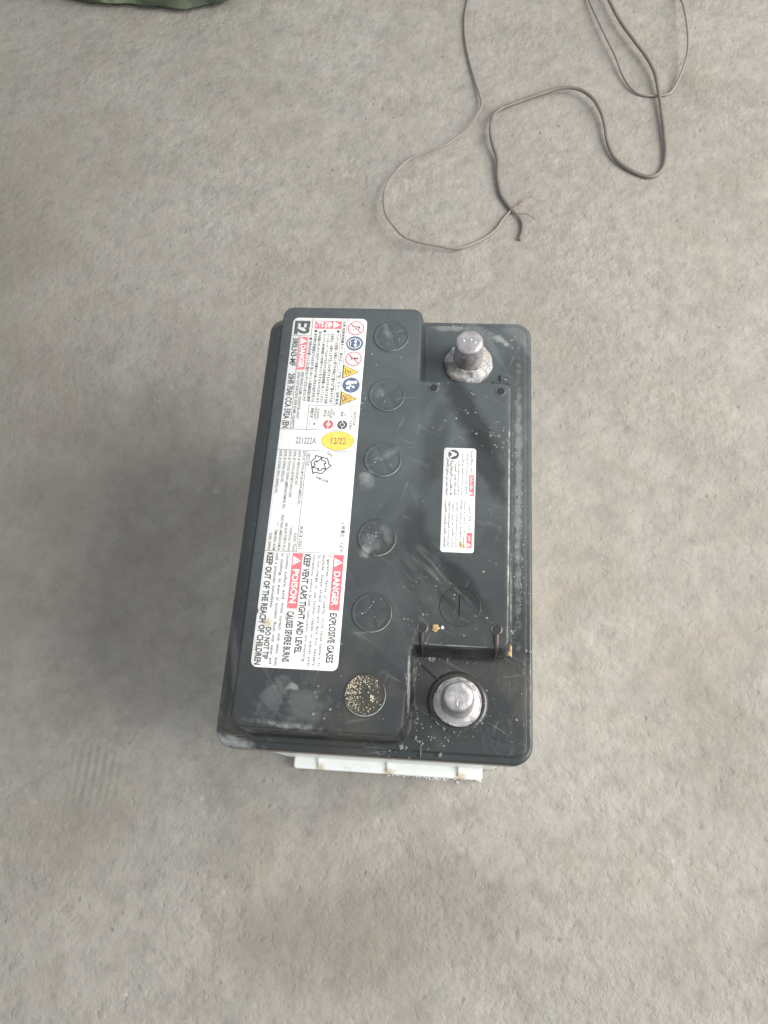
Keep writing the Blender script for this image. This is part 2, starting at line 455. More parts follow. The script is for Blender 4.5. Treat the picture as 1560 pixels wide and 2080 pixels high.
# lid plate
bm = bmesh.new()
RIM = rect(-87.5, -140, 87.5, 140)
slab(bm, RIM, [10, 11, 11, 10], [(3.0, 149.5), (.2, 149.8), (0, 151), (0, 164.8), (.25, 166.2), (.9, 167.1), (1.7, 167.4), (3.4, 167.45), (3.9, 167.8), (4.3, 168.6), (4.9, 169.1), (6.5, 169.3)], seg=9)
lid = obj('lid', bm, LID, bat)

# raised block and tongue
BLK = [(-73, -129.4), (16.8, -129.4), (19.6, -81.5), (71.5, -81.5), (71.5, 80.5), (16.0, 80.5), (15.0, 133.2), (-73, 133.2)]
bm = bmesh.new()
slab(bm, BLK, [7, 7, 3.2, 5, 4, 3, 5, 6], [(-4.6, 169.0), (-3.9, 169.6), (-3.1, 171), (-1.3, 186.5), (-.9, 188.3), (-.1, 189.6), (1.0, 190.0)], seg=8)
blk = obj('raised_block', bm, LID, lid)
# sloping shoulder along the long outer side
bm = bmesh.new()
slab(bm, rect(-86.6, -134.5, -66, 134.5), [8, 1, 1, 8], [(0, 168.9), (.3, 169.4), (1.2, 171.5), (9, 180.6), (10, 181.2)], seg=8)
obj('sloping_shoulder', bm, LID, lid)
# low moulded kerb that follows the step round the near terminal bay
def kerb(path, r=.9, name='moulded_rib', parent=lid, m=LID):
    bm = bmesh.new(); tube(bm, catmull([Vector(p) for p in path], 3), r, 8); return obj(name, bm, m, parent)
kerb([(25.5, -89, 169.4), (38.2, -99.5, 169.4)], .7)          # diagonal rib to the near post
kerb([(27, -132, 169.3), (27, -139, 168.2)], .4)
# embossed plus beside the far post, minus beside the near one
def bar(x0, y0, x1, y1, z, h, m, parent, name, wd=1.6):
    d = Vector((x1 - x0, y1 - y0)).normalized(); n = Vector((-d.y, d.x)) * wd / 2
    p = [(x0 - n.x, y0 - n.y), (x1 - n.x, y1 - n.y), (x1 + n.x, y1 + n.y), (x0 + n.x, y0 + n.y)]
    b2 = bmesh.new(); slab(b2, p, .5, [(0, z), (0, z + h * .6), (.35, z + h)], seg=3)
    return b2
bm = bar(62.5, 93, 73.5, 93, 169.3, 1.0, LID, lid, '', 1.9)
b2 = bar(68, 87.5, 68, 98.5, 169.3, 1.15, LID, lid, '', 1.9); me = bpy.data.meshes.new('t'); b2.to_mesh(me); bm.from_mesh(me); b2.free()
obj('embossed_plus', bm, LID, lid)
bm = bar(66, -126.5, 76, -128, 169.3, .35, LID, lid, '', 1.6); obj('embossed_minus', bm, LID, lid)

# small round holes in the tongue
for i, (x, y) in enumerate([(25.1, 76.2), (65.8, 75.0), (25.1, -72.6), (65.2, -71.4)]):
    bm = bmesh.new()
    lathe(bm, x, y, [(2.3, 190.0), (2.35, 190.2), (2.7, 190.32), (3.1, 190.22), (3.5, 189.9)], 28, False, False)
    o = obj('hole_collar', bm, LID, blk)
    bm = bmesh.new(); lathe(bm, x, y, [(2.32, 190.04), (1.9, 190.06), (1.2, 190.07)], 24, False, True)
    obj('hole', bm, SLOT, blk)
for x, y0, m in ((25.2, -75.5, SLOT), (65.4, -74.5, RUST)):       # grimy drip that runs from the hole over the step
    bm = bmesh.new()
    tube(bm, [Vector((x, y0, 190.0)), Vector((x, -79, 190.0)), Vector((x, -81, 189.6)), Vector((x + .1, -82.6, 187.5)), Vector((x + .1, -83.6, 181)), Vector((x, -84.2, 175))], lambda u: 1.35 - .45 * u, 10)
    obj('grimy_drip', bm, m, blk)

# charge indicator window
ix, iy = 45.5, -59.8
bm = bmesh.new()
lathe(bm, ix, iy, [(10.3, 190.05), (10.4, 190.38), (10.8, 190.45), (11.1, 190.36), (11.4, 189.9)], 56, False, False)
ind = obj('charge_indicator', bm, LID, bat)
bm = bmesh.new(); lathe(bm, ix, iy, [(10.32, 190.2), (9.6, 190.3), (6, 190.36), (2, 190.4)], 56, False, True)
obj('indicator_window', bm, LID, ind)
bm = bar(ix - .3, iy - 6.0, ix - .3, iy + 6.5, 190.3, .3, GLOSS, ind, '', 1.0); obj('indicator_slot', bm, SLOT, ind)

# vent caps
CAPS = [(-2.8, 112.4, 25), (-3.0, 70.3, 40), (-2.8, 26.8, 30), (-2.9, -22.0, -35), (-2.8, -65.6, 15), (-3.4, -110.2, 6)]
def sector(bm, r0, r1, a0, a1, z0, z1, seg=8):
    def ring(ra, rb, z, e):
        p = [((rb) * math.cos(a0 + e + (a1 - a0 - 2 * e) * k / seg), (rb) * math.sin(a0 + e + (a1 - a0 - 2 * e) * k / seg), z) for k in range(seg + 1)]
        p += [((ra) * math.cos(a1 - e2), (ra) * math.sin(a1 - e2), z) for e2 in (e * 2.2,)] + [((ra) * math.cos(a0 + e2), (ra) * math.sin(a0 + e2), z) for e2 in (e * 2.2,)]
        return p
    loft(bm, [ring(r0, r1, z0, .12), ring(r0, r1, z0 + (z1 - z0) * .6, .13), ring(r0 + .3, r1 - .4, z1, .17)])
def cap_mesh(seed, bumpy=0):
    rnd = random.Random(seed)
    bm = bmesh.new()
    lathe(bm, 0, 0, [(11.3, -.6), (11.15, .22), (10.8, .44), (10.3, .44), (9.9, .32), (9.5, .25), (4, .26)], 56, False, True)
    for q in range(4):
        a = q * math.pi / 2
        sector(bm, 1.8, 8.9, a, a + math.pi / 2, .2, .40)
    return bm
groove_me = None
for i, (x, y, deg) in enumerate(CAPS):
    last = i == 5
    o = obj('vent_cap', cap_mesh(i, last), LIDW if last else LID, bat, (x, y, 190.0), R(deg), angle=25)
    if last:
        o['label'] = 'wet shiny pitted vent cap'
        rg = random.Random(21); bm = bmesh.new()
        for _ in range(520):                                   # pale grains imitate light glinting on the wet film
            a = rg.gauss(2.5, .95) if rg.random() < .8 else rg.uniform(0, 6.28); r_ = 10.5 - abs(rg.gauss(0, 3.2)) if rg.random() < .8 else rg.uniform(2, 10.4)
            r_ = max(r_, 1.5)
            if min(abs(math.sin(a * 2)), 1) * r_ < 1.2 and rg.random() < .7: continue
            s_ = .07 + .26 * rg.random() ** 2
            bmesh.ops.create_icosphere(bm, subdivisions=1, radius=1, matrix=Matrix.Translation(Vector((r_ * math.cos(a), r_ * math.sin(a), .5)) * MM) @ Matrix.Rotation(a * 7, 4, 'Z') @ Matrix.Diagonal((s_ * 1.5 * MM, s_ * MM, s_ * .6 * MM, 1)))
        for _ in range(14):
            x_, y_ = rg.gauss(4, .7), rg.gauss(-2.2, .9); s_ = rg.uniform(.2, .6)
            bmesh.ops.create_icosphere(bm, subdivisions=1, radius=1, matrix=Matrix.Translation(Vector((x_, y_, .55)) * MM) @ Matrix.Diagonal((s_ * MM, s_ * MM, s_ * .6 * MM, 1)))
        q = obj('cap_glints', bm, GLINT, o); q['kind'] = 'stuff'; q['label'] = 'pale grains painting glints on the wet cap'
    else:
        rg = random.Random(60 + i); ca = R(140 - deg) + rg.uniform(-.5, .5)
        pt = []
        for _ in range((16, 9, 26, 30, 14)[i]):
            rr = abs(rg.gauss(4.5, 2.4)); aa = ca + rg.gauss(0, .55) + (math.pi * .9 if rg.random() < .2 else 0)
            pt.append((rr * math.cos(aa), rr * math.sin(aa), .45))
        grains('dust_and_glint_specks', pt, SALT_GLINT, o, 'pale specks painting small glints in the cross of the cap', 70 + i, .10, .42)  # glints in the cross, put in as pale grains
    # pale dusty arc painting the highlight on the lower right edge of each cap
    bm = bmesh.new(); a0 = R(-100 - deg) ; a1 = R(-8 - deg)
    if last: a0, a1 = R(-160 - deg), R(30 - deg)
    arc = [Vector((11.0 * math.cos(a0 + (a1 - a0) * k / 24), 11.0 * math.sin(a0 + (a1 - a0) * k / 24), .50)) for k in range(25)]
    tube(bm, arc, lambda u, kk=(.16, .14, .26, .24, .22, .26)[i]: .04 + kk * math.sin(math.pi * u) ** .7, 6)
    obj('rim_highlight', bm, RIM_HI, o)
    if groove_me is None:
        bm = bmesh.new(); lathe(bm, 0, 0, [(12.0, -.3), (11.9, .03), (11.5, .04), (11.35, -.2)], 56, False, False)
        gr = obj('cap_groove', bm, LID, o); groove_me = gr.data
    else:
        gr = bpy.data.objects.new('cap_groove', groove_me); C.objects.link(gr); gr.parent = o

# terminals
def terminal(x, y, r0, r1, lead_r, ztop, seed, label, crusty):
    bm = bmesh.new()
    zb = 171.2
    lathe(bm, x, y, [(lead_r, zb - 1.5), (lead_r, zb + .7), (lead_r - .8, zb + 1.5), (r0 + 1.6, zb + 1.9), (r0 + .5, zb + 2.3), (r0, zb + 3.2),
                     (r1, ztop - 2.2), (r1 - .5, ztop - .9), (r1 - 1.6, ztop - .2), (r1 - 4, ztop), (1.2, ztop + (.1 if crusty else -.2))], 64, False, True, .35, seed)
    p = obj('terminal_post', bm, LEAD, bat, angle=50); p['label'] = label
    # black moulded surround
    bm = bmesh.new()
    lathe(bm, x, y, [(lead_r - .4, 170.2), (lead_r + .5, 170.7), (lead_r + 1.5, 170.75), (lead_r + 2.4, 170.5), (lead_r + 3.2, 169.8), (lead_r + 3.8, 169.2)], 64, False, False)
    obj('terminal_surround', bm, LID, lid)
    # crust of sulphate round the foot
    bm = bmesh.new()
    if crusty:
        lathe(bm, x + .3, y - .5, [(r0 + 6.0, 169.8), (r0 + 5.4, 171.8), (r0 + 4.4, 172.9), (r0 + 3.2, 173.1), (r0 + 2.0, 173.6), (r0 + .6, 175.4), (r0 - .7, 176.4)], 72, False, False, 1.1, seed + 3)
    else:
        lathe(bm, x, y, [(lead_r + .2, 171.0), (lead_r + .1, 172.1), (lead_r - .7, 172.9), (lead_r - 1.6, 172.7)], 72, False, False, .5, seed + 3)
    for v in bm.verts:
        k = noise.noise(v.co * 300) * (1.1 if crusty else .35) * MM
        v.co.z += k
    obj('corrosion_ring', bm, CRUST, p, angle=60)
    return p
tp = terminal(46.2, 107.0, 9.6, 8.7, 12.6, 195.2, 1, 'grey lead post crusted with white corrosion at the far end', True)
tn = terminal(46.0, -108.6, 8.9, 8.0, 13.2, 194.2, 7, 'bright domed lead post at the near end', False)
for i, (x, y) in enumerate([(42.5, 107.2), (46.8, 107.6), (49.4, 106.2), (45.2, -112.2)]):   # dented scars on the post tops
    bm = bmesh.new(); rnd = random.Random(i + 4)
    bmesh.ops.create_icosphere(bm, subdivisions=3, radius=1)
    for v in bm.verts: v.co = Vector((v.co.x * (1.1 if i < 3 else .7), v.co.y * (1.0 if i < 3 else 1.9), v.co.z * .5)) * (1 + .5 * noise.noise(v.co * 2.5 + Vector((i, 0, 0)))) * MM + Vector((x, y, 195.15 if i < 3 else 193.9)) * MM
    obj('dented_scar', bm, LEAD, tp if i < 3 else tn)

# ------------------------------------------------------------------ labels
def text_mesh(body, offset=0.0, sp=1.0):
    cu = bpy.data.curves.new('t', 'FONT'); cu.body = body; cu.size = 1; cu.resolution_u = 2
    cu.offset = offset; cu.space_character = sp; cu.fill_mode = 'FRONT'
    o = bpy.data.objects.new('t', cu); C.objects.link(o)
    dg = bpy.context.evaluated_depsgraph_get()
    me = bpy.data.meshes.new_from_object(o.evaluated_get(dg))
    bpy.data.objects.remove(o); bpy.data.curves.remove(cu)
    return me

class Print:
    """flat print on a label, in reading coordinates (mm), each ink layer 0.05 mm above the last"""
    def __init__(self): self.bm = bmesh.new(); self.mats = []
    def mi(self, m):
        if m not in self.mats: self.mats.append(m)
        return self.mats.index(m)
    def poly(self, pts, m, z=1):
        f = self.bm.faces.new([self.bm.verts.new((x * MM, y * MM, z * .05 * MM)) for x, y in pts]); f.material_index = self.mi(m)
        if f.normal.z < 0 or True:
            f.normal_update()
            if f.normal.z < 0: f.normal_flip()
    def rect(self, u0, v0, u1, v1, m, z=1): self.poly(rect(u0, v0, u1, v1), m, z)
    def line(self, u0, v0, u1, v1, wd=.16, m=None, z=1):
        d = Vector((u1 - u0, v1 - v0)).normalized(); n = Vector((-d.y, d.x)) * wd / 2
        self.poly([(u0 - n.x, v0 - n.y), (u1 - n.x, v1 - n.y), (u1 + n.x, v1 + n.y), (u0 + n.x, v0 + n.y)], m or GREYI, z)
    def disc(self, u, v, ru, m, z=1, rv=None, seg=40): self.poly([(u + ru * math.cos(2 * math.pi * k / seg), v + (rv or ru) * math.sin(2 * math.pi * k / seg)) for k in range(seg)], m, z)
    def ring(self, u, v, r0, r1, m, z=1, seg=40, a0=0, a1=2 * math.pi, rv=1.0):
        i = self.mi(m)
        for k in range(seg):
            a = a0 + (a1 - a0) * k / seg; b = a0 + (a1 - a0) * (k + 1) / seg
            q = [(u + r * math.cos(c), v + r * rv * math.sin(c)) for r, c in ((r0, a), (r1, a), (r1, b), (r0, b))]
            self.poly(q, m, z)
    def text(self, body, u0, v0, u1, v1, m=None, z=2, off=0.0, full=False, rot=0.0):
        """fit into the box u0..u1, v0..v1 (v = baseline to cap height); full=True fits the whole ink box"""
        me = text_mesh(body, off + .012)
        if not me.vertices: return
        xs = [p.co.x for p in me.vertices]; ys = [p.co.y for p in me.vertices]
        x0, x1 = min(xs), max(xs)
        if full: y0, y1 = min(ys), max(ys)
        else: y0, y1 = 0.0, .729 * 1.0
        L, H = u1 - u0, v1 - v0
        i = self.mi(m or BLACKI); nv = []
        c, s = math.cos(rot), math.sin(rot)
        for p in me.vertices:
            a = (p.co.x - x0) / (x1 - x0) * L; b = (p.co.y - y0) / (y1 - y0) * H
            nv.append(self.bm.verts.new(((u0 + a * c - b * s) * MM, (v0 + a * s + b * c) * MM, z * .05 * MM)))
        for f in me.polygons:
            try:
                ff = self.bm.faces.new([nv[k] for k in f.vertices]); ff.material_index = i; ff.normal_update()
                if ff.normal.z < 0: ff.normal_flip()
            except ValueError: pass
        bpy.data.meshes.remove(me)
    def done(self, name, parent, label=None):
        me = bpy.data.meshes.new(name); self.bm.to_mesh(me); self.bm.free()
        for m in self.mats: me.materials.append(m)
        o = link(name, me, None, parent, (0, 0, .16))
        if label: o['label'] = label
        return o

def sheet(name, w_, h_, rad, x, y, label, tear=False):
    bm = bmesh.new()
    slab(bm, rect(0, 0, w_, h_), rad, [(0, 0), (0, .08), (.08, .14)], seg=8)
    o = obj(name, bm, PAPER, bat, (x, y, 190.05), R(-90), angle=60)
    o['label'] = label
    return o

# large multilingual warning label: u runs towards the near end, v to the right
LB = sheet('warning_label', 223.8, 47.7, 3.6, -66.7, 125.1, 'large white multilingual warning label beside the vent caps')
# frame lines
p = Print()
for a in ((.0, 12.7, 13.6, 12.7), (13.6, .2, 13.6, 12.7), (13.6, 5.1, 79.9, 6.3), (.1, 34.9, 63.1, 35.1), (.1, 31.5, 63.1, 31.6), (63.2, 16.3, 63.3, 47.5), (63.2, 16.3, 79.9, 16.4),
          (79.9, .1, 79.9, 47.6), (93.7, .1, 93.8, 47.6), (93.8, 18.3, 157.6, 18.2), (157.7, .1, 157.7, 47.6), (13.6, 5.1, 13.7, 5.3)):
    p.line(*a, wd=.30, m=GREYI)
p.done('frame_lines', LB)
# model block
p = Print()
p.text('E2', 2.4, 1.9, 12.7, 11.3, off=.03)
p.text('380LN3-MF', 15.2, 1.2, 35.8, 4.9, off=.012)
p.text('20HR 70Ah CCA 592A (EN', 41.2, 1.3, 79.2, 5.3, off=.012)
p.done('model_lettering', LB)
# red kanji block
p = Print()
p.rect(2.2, 14.2, 8.0, 31.2, REDI)
p.rect(2.4, 14.4, 7.8, 14.5, WHITEI, 2); 
p.text('険', 2.7, 15.1, 7.5, 19.9, WHITEI, 2, .01, True); p.text('危', 2.7, 20.7, 7.5, 25.4, WHITEI, 2, .01, True)
def warn_tri(p, u, v, s, outer=WHITEI, inner=REDI, z=2):
    p.poly([(u - s * .58, v), (u + s * .58, v), (u, v + s)], outer, z)
    p.rect(u - s * .055, v + s * .33, u + s * .055, v + s * .72, inner, z + 1); p.rect(u - s * .055, v + s * .12, u + s * .055, v + s * .23, inner, z + 1)
warn_tri(p, 5.1, 26.2, 4.5)
p.done('red_banner', LB, 'red banner with white Japanese danger characters')
# Japanese text rows
p = Print()
rows = [(28.4, 30.9, 11.6, 62.4, 'バッテリの取扱いを誤ると爆発や失明など重大な傷害のおそれあり'),
        (25.3, 27.6, 10.2, 62.0, '・火気禁止・水素ガスが発生し引火爆発するおそれがあります注意'),
        (22.6, 24.8, 10.2, 61.8, '・ブースターケーブルのつなぎかたは取扱説明書に従ってください'),
        (20.0, 22.2, 11.6, 61.6, 'バッテリ液(希硫酸)で失明ややけどをするおそれがあります'),
        (17.2, 19.3, 10.2, 61.2, '目や皮膚に付いたときはすぐ多量の水で洗い医師の治療を受ける'),
        (14.4, 16.5, 11.6, 60.8, '液が最低液面線以下のまま使用しないこと容器破裂の原因'),
        (11.6, 13.8, 17.2, 60.6, '子供の手の届くところに置かないでくださいきけんです')]
for v0, v1, u0, u1, s in rows: p.text(s, u0, v0, u1, v1, GREYI, 2, .012, True)
for u, v in ((9.9, 29.8), (9.9, 21.2), (9.9, 15.4), (15.7, 12.7)): p.disc(u, v, .98, BLACKI)
p.text('注意 取扱説明書をよく読み正しくご使用ください 自動車用', 2.0, 32.2, 62.4, 34.3, GREYI, 2, .012, True)
p.done('japanese_lettering', LB)
# small DANGER banner with English
p = Print()
p.rect(14.6, 5.7, 38.4, 11.1, REDI)
p.line(14.9, 6.0, 38.1, 6.0, .12, WHITEI, 2); p.line(14.9, 10.8, 38.1, 10.8, .12, WHITEI, 2)
warn_tri(p, 17.5, 6.5, 3.9); p.text('DANGER', 20.6, 6.8, 37.2, 10.1, WHITEI, 2, .012)
p.done('danger_banner', LB, 'small red DANGER banner')
p = Print()
p.text('KEEP SPARKS, FLAME, CIGARETTES AWAY', 40.0, 9.2, 72.8, 10.9, GREYI)
p.text('LOOK OUT! EXPLOSIVE, KEEP FLAME, CIGARETTE', 40.0, 6.9, 79.4, 8.6, GREYI)
p.done('small_lettering', LB)
# pictograms
def pict(name, label, fn):
    p = Print(); fn(p); return p.done(name, LB, label)
def no_(p, u, v, what):
    p.disc(u, v, 5.3, REDI); p.disc(u, v, 4.45, WHITEI, 2)
    what(p, u, v)
    d = 3.2; p.line(u - d, v - d, u + d, v + d, .75, REDI, 4)
def sm(p, u, v):
    p.line(u - 1.0, v - 2.6, u - 1.0, v + 1.0, .7, BLACKI, 3); p.line(u + .9, v - .6, u + .9, v + 2.3, .45, BLACKI, 3)
    p.disc(u - .4, v + 2.0, .75, BLACKI, 3); p.line(u - 1.0, v + 1.0, u - 2.1, v + 2.5, .4, BLACKI, 3); p.disc(u + 1.0, v - 1.6, .5, GREYI, 3)
pict('no_flame_pictogram', 'red ring with struck-out cigarette and flame', lambda p: no_(p, 7.2, 40.9, sm))
def gog(p, u=18.5, v=41.0):
    p.disc(u, v, 5.4, BLUEI)
    p.ring(u, v - .2, 3.3, 3.75, WHITEI, 2, rv=1.15); p.line(u - 3.6, v + .6, u + 3.6, v + .6, .4, WHITEI, 2)
    p.disc(u - 1.35, v + .5, .85, WHITEI, 3); p.disc(u + 1.35, v + .5, .85, WHITEI, 3); p.rect(u - 1.6, v - 2.8, u + 1.6, v - 2.4, WHITEI, 2)
pict('eye_protection_pictogram', 'blue disc with a face in goggles', gog)
def kid(p, u, v):
    p.disc(u - .3, v + 2.2, .8, BLACKI, 3); p.line(u - .3, v + 1.5, u, v - .8, 1.0, BLACKI, 3); p.line(u, v - .6, u - 1.4, v - 2.8, .55, BLACKI, 3)
    p.line(u, v - .6, u + 1.2, v - 2.6, .55, BLACKI, 3); p.line(u - .2, v + .9, u - 2.2, v - .2, .45, BLACKI, 3); p.line(u, v + .8, u + 2.0, v + 1.6, .45, BLACKI, 3)
pict('no_children_pictogram', 'red ring with struck-out child figure', lambda p: no_(p, 29.7, 41.1, kid))
def tri(p, u, v, h, hw, what):
    p.poly([(u - hw, v), (u + hw, v), (u, v + h)], BLACKI, 1)
    k = .86; p.poly([(u - hw * k + .05, v + .55), (u + hw * k - .05, v + .55), (u, v + h - 1.1)], YELI, 2); what(p, u, v)
def acid(p, u, v):
    p.line(u - 2.6, v + 1.6, u + 1.6, v + 1.6, .55, BLACKI, 3); p.line(u - 1.4, v + 3.0, u + .4, v + 2.6, .5, BLACKI, 3)
    p.ring(u + .4, v + 4.3, .7, 1.15, BLACKI, 3, 16); p.line(u + 1.3, v + 2.0, u + 2.4, v + 2.9, .45, BLACKI, 3); p.line(u - .9, v + 5.6, u - .2, v + 6.8, .3, BLACKI, 3)
pict('corrosive_pictogram', 'yellow triangle with acid on a hand', lambda p: tri(p, 39.2, 35.2, 10.4, 5.0, acid))
def manual(p, u=48.5, v=41.1):
    p.disc(u, v, 5.4, BLUEI); p.disc(u - 2.0, v + 2.6, 1.05, WHITEI, 2)
    p.poly([(u - 2.6, v + 1.4), (u - 3.0, v - 2.0), (u - 1.4, v - 3.6), (u + .2, v - 2.6), (u - .6, v - 1.6), (u + 1.2, v - .6), (u + .8, v + .2), (u - 1.2, v - .3), (u - .9, v + 1.3)], WHITEI, 2)
    p.poly([(u + .4, v + 1.9), (u + 2.2, v + 2.4), (u + 2.0, v + .6), (u + .6, v + .4)], WHITEI, 2); p.poly([(u + .8, v - .9), (u + 3.1, v - .5), (u + 2.6, v - 2.8), (u + 1.2, v - 2.6)], WHITEI, 2)
pict('read_manual_pictogram', 'blue disc with a figure reading a manual', manual)
def boom(p, u, v):
    for a in (20, 40, 60, 75, 90, 105, 122, 142, 162):
        r0, r1 = 1.3, (6.2 if 60 <= a <= 122 else 3.4)
        p.line(u + r0 * math.cos(R(a)), v + 1 + r0 * math.sin(R(a)), u + r1 * math.cos(R(a)), v + 1 + r1 * math.sin(R(a)), .34, BLACKI, 3)
    p.line(u - 2.2, v + 1.3, u + 2.6, v + 1.2, .35, BLACKI, 3)
pict('explosion_pictogram', 'yellow triangle with bursting rays', lambda p: tri(p, 58.0, 35.4, 10.3, 5.0, boom))
# indicator legend
p = Print()
p.text('INDICATOR', 66.8, 44.3, 76.4, 46.0, BLACKI); p.text('インジケータの見方', 64.9, 41.9, 79.0, 43.9, BLACKI, 2, 0, True)
p.text('OK', 68.0, 38.6, 70.2, 40.0, GREYI); p.text('良好', 67.0, 36.2, 70.6, 38.2, GREYI, 2, .01, True)
p.text('ADD', 67.4, 31.6, 70.0, 32.9, GREYI); p.text('DISTILLED', 65.2, 29.9, 72.0, 31.2, GREYI); p.text('WATER', 66.4, 28.2, 70.8, 29.5, GREYI); p.text('液不足', 66.3, 25.7, 71.0, 27.7, GREYI, 2, .01, True)
p.text('CHARGING', 65.0, 21.9, 72.6, 23.2, GREYI); p.text('NECESSARY', 64.7, 20.2, 72.9, 21.5, GREYI); p.text('充電不足', 65.0, 17.6, 72.0, 19.6, GREYI, 2, .01, True)
for v, mm in ((37.9, BLACKI), (29.3, MAROON), (20.8, WHITEI)):
    p.disc(76.1, v, 3.05, BLACKI if mm is WHITEI else mm, 1)
    if mm is WHITEI: p.disc(76.1, v, 2.85, WHITEI, 2)
    p.disc(76.1, v, 1.45, BLACKI if mm is WHITEI else WHITEI, 3); p.disc(76.1, v, 1.15 if mm is not WHITEI else 1.3, mm if mm is not WHITEI else WHITEI, 4)
    p.disc(76.1, v, .7, WHITEI if mm is MAROON else BLACKI, 5); p.rect(73.2, v - .22, 74.7, v + .22, WHITEI, 4); p.rect(77.5, v - .22, 79.2, v + .22, WHITEI, 4)
p.done('indicator_legend', LB)
# date row: this print stands upright to the other lettering
p = Print()
p.disc(86.8, 36.1, 6.4, GREYI, 1, 10.1, 64); p.disc(86.8, 36.1, 6.2, YELI, 2, 9.9, 64)
p.text('12/22', 89.1, 32.1, 97.9, 36.4, GREYI, 3, -.008, True, R(90))
p.done('date_oval', LB, 'yellow oval printed with 12/22')
p = Print(); p.text('221222A', 89.4, 10.6, 101.8, 14.8, GREYI, 2, -.012, True, R(90)); p.done('batch_lettering', LB)
# recycling mark
p = Print()
u0, v0 = 103.0, 26.8
for k in range(3):
    a = R(120 * k + 18)
    def T(x, y): return (u0 + x * math.cos(a) - y * math.sin(a), v0 + x * math.sin(a) + y * math.cos(a))
    outl = [(-4.4, 2.3), (-2.6, 5.3), (1.4, 5.3), (2.3, 6.5), (4.2, 2.7), (-.3, 2.5), (.5, 3.6), (-1.5, 3.6), (-2.4, 1.5)]
    for i in range(len(outl)):
        q0, q1 = T(*outl[i]), T(*outl[(i + 1) % len(outl)]); p.line(*q0, *q1, wd=.68, m=BLACKI, z=1 + (i % 2))
    q0, q1 = T(-4.4, 2.3), T(-2.4, 1.5); p.line(*q0, *q1, wd=.3, m=BLACKI, z=3)
p.done('recycling_mark', LB, 'three chasing arrows')
p = Print()
p.text('RECYCLE', 96.0, 18.9, 103.8, 20.4, BLACKI, 2)
p.text('LEAD', 95.2, 30.2, 99.6, 31.8, BLACKI, 2, 0, False, R(52)); p.text('RETURN', 113.0, 33.0, 120.9, 34.6, BLACKI, 2, 0, False, R(-110))
p.done('recycling_lettering', LB)
# distributors
p = Print()
D = [('DISTR. BY TOYOTA MOTOR NORTH AMERICA, INC.', 128.9), ('DISTR. BY SERVCO PACIFIC INC.', 116.8), ('DISTR. BY TOYOTA DE PUERTO RICO CORP.', 124.7),
     ('DISTR. BY TOYOTA TSUSHO (AMERICAN SAMOA), INC.', 131.8), ('DISTR. BY ATKINS, KROLL INC.', 115.3), ('DISTR. BY ATKINS, KROLL (SAIPAN), INC.', 122.2)]
for i, (s, e) in enumerate(D): p.text(s, 94.3, 15.9 - i * 2.86, e, 17.6 - i * 2.86, GREYI)
for i, (s, b0) in enumerate([('PLANO, TEXAS', 146.6), ('HONOLULU, HAWAII', 143.2), ('SAN JUAN, PUERTO RICO', 140.4), ('PAGO PAGO, AMERICAN SAMOA', 135.6), ('TAMUNING, GUAM', 144.6), ('OLEAI, SAIPAN', 146.8)]):
    p.text(s, b0, 15.9 - i * 2.86, 157.3, 17.6 - i * 2.86, GREYI)
p.done('distributor_lettering', LB)
p = Print(); p.text('AK31001', 141.9, 18.9, 156.0, 21.1, BLACKI, 2, -.01); p.done('part_lettering', LB)
p = Print(); p.text('公称電圧', 138.6, 42.8, 147.9, 45.2, BLACKI, 2, 0, True); p.text('12V', 151.2, 43.2, 156.8, 45.1, BLACKI, 2); p.done('voltage_lettering', LB)
# English warnings
p = Print(); p.rect(158.4, 40.0, 190.7, 45.9, REDI); warn_tri(p, 163.0, 40.7, 4.6); p.text('DANGER', 168.3, 41.1, 188.0, 44.8, WHITEI, 2, .012); p.done('danger_banner', LB, 'large red DANGER banner')
p = Print(); p.rect(158.4, 16.4, 190.7, 22.3, REDI); warn_tri(p, 163.0, 17.0, 4.6); p.text('POISON', 168.0, 17.5, 187.6, 21.2, WHITEI, 2, .012); p.done('poison_banner', LB, 'red POISON banner')
p = Print()
p.text('EXPLOSIVE GASES', 192.1, 41.0, 219.7, 44.9, BLACKI, 2, .02)
p.text('KEEP VENT CAPS TIGHT AND LEVEL', 158.8, 23.3, 215.4, 27.1, BLACKI, 2, .02)
p.text('CAUSES SEVERE BURNS', 192.3, 17.1, 220.3, 21.0, BLACKI, 2, .02)
p.text('DO NOT TIP', 201.8, 6.1, 219.3, 9.2, BLACKI, 2, .02)
p.text('KEEP OUT OF THE REACH OF CHILDREN', 158.7, 1.9, 222.6, 5.5, BLACKI, 2, .02)
p.done('heading_lettering', LB)
p = Print()
def words(p, s, u0, u1, v0, v1):
    ws = s.split(); n = sum(len(x) for x in ws); cw = (u1 - u0) / (n + 1.15 * (len(ws) - 1)); u = u0
    for x in ws:
        p.text(x, u, v0, u + cw * len(x) * .97, v1, GREYI, 2); u += cw * (len(x) + 1.15)
for s, u1, v in (('Cigarettes, flames or sparks could cause battery to', 222.1, 36.7), ('explode. Always shield eyes and face from battery.', 222.6, 33.9), ('Do not charge or use booster cables or adjust post', 222.0, 31.1),
                 ('connections without proper instruction and training.', 220.5, 28.2), ('Contains sulfuric acid. Avoid contact with skin, eyes', 222.8, 13.1), ('or clothing. In event of accident flush with water and', 221.8, 10.0)):
    words(p, s, 158.8, u1, v, v + 1.75)
words(p, 'call a physician immediately.', 158.8, 191.5, 6.9, 8.65)
p.done('instruction_lettering', LB)

